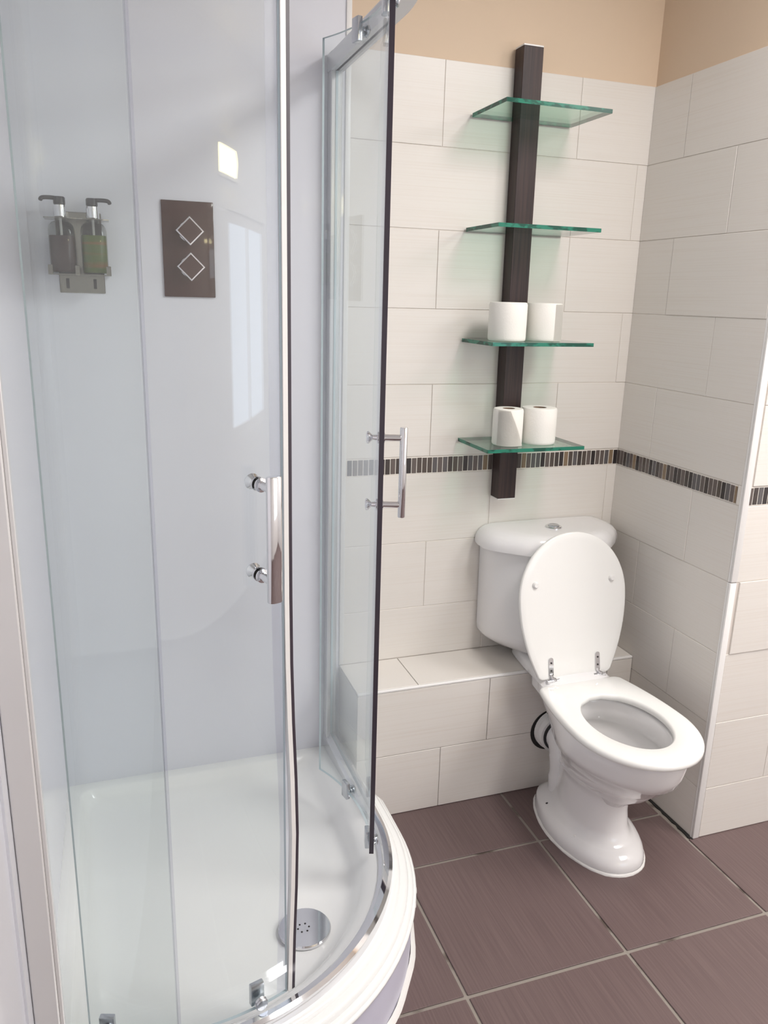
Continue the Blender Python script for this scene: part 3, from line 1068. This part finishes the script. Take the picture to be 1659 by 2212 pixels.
bm = bmesh.new()
rg = [seat_ring(0.006, 0.3875), seat_ring(0.001, 0.3905), seat_ring(0, 0.396), seat_ring(0.001, 0.4015), seat_ring(0.004, 0.405), seat_ring(0.009, 0.4065),
      seat_ring(-0.006, 0.4072, True), seat_ring(-0.0025, 0.4055, True), seat_ring(0, 0.401, True), seat_ring(0, 0.392, True), seat_ring(-0.004, 0.3875, True), seat_ring(0.006, 0.3875)]
add_loft(bm, rg, False, False)
mesh_obj('seat', bm, M['seat'], toilet, smooth=True, ang=1.0)
for x, y in ((TX - 0.133, -0.590), (TX + 0.133, -0.590)):
    bm = bmesh.new()
    add_cyl(bm, (x, y, 0.3873), (x, y, 0.3786), 0.006, 12)
    mesh_obj('seat_buffer', bm, M['pvc'], toilet)

# lid: plate in local coords (x, s along, n normal) then leant back
HY, HZ = -0.295, 0.404
tilt = math.radians(10.6)
sd = Vector((0, math.sin(tilt), math.cos(tilt)))
nd = Vector((0, -math.cos(tilt), math.sin(tilt)))      # towards the camera side
LO = Vector((TX - 0.004, HY + 0.012, HZ + 0.006))


def lid_pt(x, s, n_):
    return LO + Vector((x, 0, 0)) + sd * s + nd * n_


def lid_ring(d, n_):
    out = []
    for p in egg_ring(0, egg(-.735, -.301, .170, .112, d, rc=0.016)):
        s = (-0.297 - p.y) * 0.945
        out.append(lid_pt(p.x - TX, s, n_))
    return out


bm = bmesh.new()
add_loft(bm, [lid_ring(0.006, -0.009), lid_ring(0.001, -0.006), lid_ring(0, -0.001), lid_ring(0.001, 0.003), lid_ring(0.004, 0.0045), lid_ring(0.02, 0.0048)])
mesh_obj('lid', bm, M['seat'], toilet, smooth=True, ang=0.9)
for x in (-0.122, 0.122):
    bm = bmesh.new()
    p = lid_pt(x, 0.275, 0.0049)
    add_cyl(bm, p, p + nd * 0.008, [(0, 0.0098), (0.002, 0.0098), (0.005, 0.0075), (0.0075, 0.006)], 16)
    mesh_obj('lid_buffer', bm, M['pvc'], toilet, smooth=True)
for x in (-0.078, 0.072):
    bm = bmesh.new()
    # plate with rounded top on the lid, elbow, barrel
    rg = []
    pl = []
    for k in range(9):
        q = math.pi * k / 8
        pl.append((x + 0.007 * math.cos(q), 0.060 + 0.007 * math.sin(q)))
    pl += [(x - 0.007, 0.016), (x + 0.007, 0.016)]
    add_loft(bm, [[lid_pt(a, b, 0.0050) for a, b in pl], [lid_pt(a, b, 0.0078) for a, b in pl]])
    add_tube(bm, [lid_pt(x, 0.020, 0.0064), lid_pt(x + 0.001, 0.010, 0.0085), Vector((TX + x + 0.004, HY + 0.002, HZ + 0.014)), Vector((TX + x + 0.006, HY + 0.0005, HZ + 0.010))], [0.0045, 0.005, 0.0055, 0.0055], 8)
    h = mesh_obj('hinge', bm, M['chrome'], toilet, smooth=True)
    bm = bmesh.new()
    cxh = TX + x
    add_cyl(bm, (cxh - 0.020, HY + 0.003, HZ + 0.0085), (cxh + 0.020, HY + 0.003, HZ + 0.0085), [(0, 0.0045), (0.001, 0.0058), (0.0125, 0.0058), (0.013, 0.0050), (0.0135, 0.0058), (0.0265, 0.0058), (0.027, 0.0050), (0.0275, 0.0058), (0.039, 0.0058), (0.04, 0.0045)], 16)
    mesh_obj('hinge_barrel', bm, M['chrome'], h, smooth=True)
    for s_ in (0.030, 0.052):
        bm = bmesh.new()
        p = lid_pt(x, s_, 0.0079)
        add_cyl(bm, p, p + nd * 0.0008, 0.0026, 10)
        mesh_obj('hinge_screw', bm, M['hole'], h)


# cistern
def cist_ring(z, s, b=None, yb=-0.0085):
    """plan: back half width hb, front rounded with cut corners"""
    half = [(0.0, -0.184), (0.045, -0.183), (0.085, -0.178), (0.112, -0.168), (0.135, -0.150), (0.160, -0.118), (0.185, -0.080), (0.195, -0.055), (0.197, -0.030), (0.195, 0.0)]
    if b:
        half = b
    pts = []
    for x, y in half:
        pts.append(Vector((TX + x * s, yb + y * (s if s < 1 else 1 + (s - 1) * 0.6), z)))
    left = [Vector((2 * TX - p.x, p.y, z)) for p in pts[::-1][:-1]]
    return pts[::1] + left   # from front centre round the right, then left back to the front


def cist_body(z, k, ky=1.0):
    """k = 0..1 narrowing of the width at the bottom"""
    r = []
    for p in cist_ring(z, 1.0):
        dx = p.x - TX
        m = 0.192 - (0.192 - 0.075) * k
        sx = m / 0.192
        r.append(Vector((TX + dx * sx, -0.0085 + (p.y + 0.0085) * ky, z)))
    return r


bm = bmesh.new()
TXK = TX
TX = TX + 0.011
add_loft(bm, [cist_body(0.4295, 0.56, 0.90), cist_body(0.4325, 0.46, 0.94), cist_body(0.440, 0.30, 0.965), cist_body(0.451, 0.16, 0.98), cist_body(0.462, 0.05, 0.99), cist_body(0.472, 0.01, 0.995),
              cist_body(0.490, 0.0, 1.0), cist_body(0.744, -0.03, 1.0)])
mesh_obj('cistern', bm, M['ceramic'], toilet, smooth=True, ang=0.9)


def lid_c(z, s, y_off=0.0):
    half = [(0.0, -0.193), (0.050, -0.192), (0.100, -0.186), (0.130, -0.172), (0.155, -0.150), (0.182, -0.124), (0.208, -0.098), (0.2215, -0.070), (0.222, -0.030), (0.216, 0.0)]
    pts = [Vector((TX + x * s, -0.0085 + min(0.0, y * (0.5 + s * 0.5) if s < 1 else y), z)) for x, y in half]
    return pts + [Vector((2 * TX - p.x, p.y, z)) for p in pts[::-1][:-1]]


bm = bmesh.new()
add_loft(bm, [lid_c(0.7445, 0.985), lid_c(0.7450, 1.0), lid_c(0.752, 1.003), lid_c(0.764, 0.998), lid_c(0.776, 0.975), lid_c(0.786, 0.93), lid_c(0.793, 0.87), lid_c(0.7965, 0.80), lid_c(0.798, 0.70), lid_c(0.7985, 0.4)])
mesh_obj('cistern_lid', bm, M['ceramic'], toilet, smooth=True, ang=1.0)
bm = bmesh.new()
TX = TXK
add_cyl(bm, (-0.266, -0.098, 0.7982), (-0.266, -0.098, 0.807), [(0, 0.024), (0.003, 0.024), (0.005, 0.022), (0.0055, 0.018)], 32)
fb = mesh_obj('flush_button', bm, M['chrome'], toilet, smooth=True)
bm = bmesh.new()
add_cyl(bm, (-0.266, -0.098, 0.8038), (-0.266, -0.098, 0.809), [(0, 0.0165), (0.002, 0.0165), (0.0035, 0.014)], 28)
mesh_obj('button_insert', bm, M['chrome_satin'], fb, smooth=True)

# waste pipe connector into the ledge
wp = empty('waste_pipe', (TX, -BD, 0.198), 'white plastic waste pipe connector with black rubber ring behind the toilet', 'pipe')
bm = bmesh.new()
add_cyl(bm, (TX - 0.004, -BD - 0.0008, 0.198), (TX - 0.004, -0.26, 0.198), [(0, 0.054), (0.004, 0.0605), (0.018, 0.0605), (0.019, 0.055), (0.031, 0.055), (0.033, 0.058), (0.040, 0.058), (0.041, 0.0475)], 40)
mesh_obj('connector', bm, M['pvc'], wp, smooth=True, ang=0.6)
bm = bmesh.new()
add_cyl(bm, (TX - 0.004, -0.2302, 0.198), (TX - 0.004, -0.26, 0.198), [(0, 0.0505), (0.004, 0.0505), (0.006, 0.047)], 36)
mesh_obj('rubber_ring', bm, M['black'], wp, smooth=True)
bm = bmesh.new()
add_cyl(bm, (TX - 0.008, -BD - 0.0004, 0.193), (TX - 0.008, -BD - 0.003, 0.193), [(0, 0.066), (0.0010, 0.066)], 40)
mesh_obj('wall_gap', bm, M['hole'], wp)
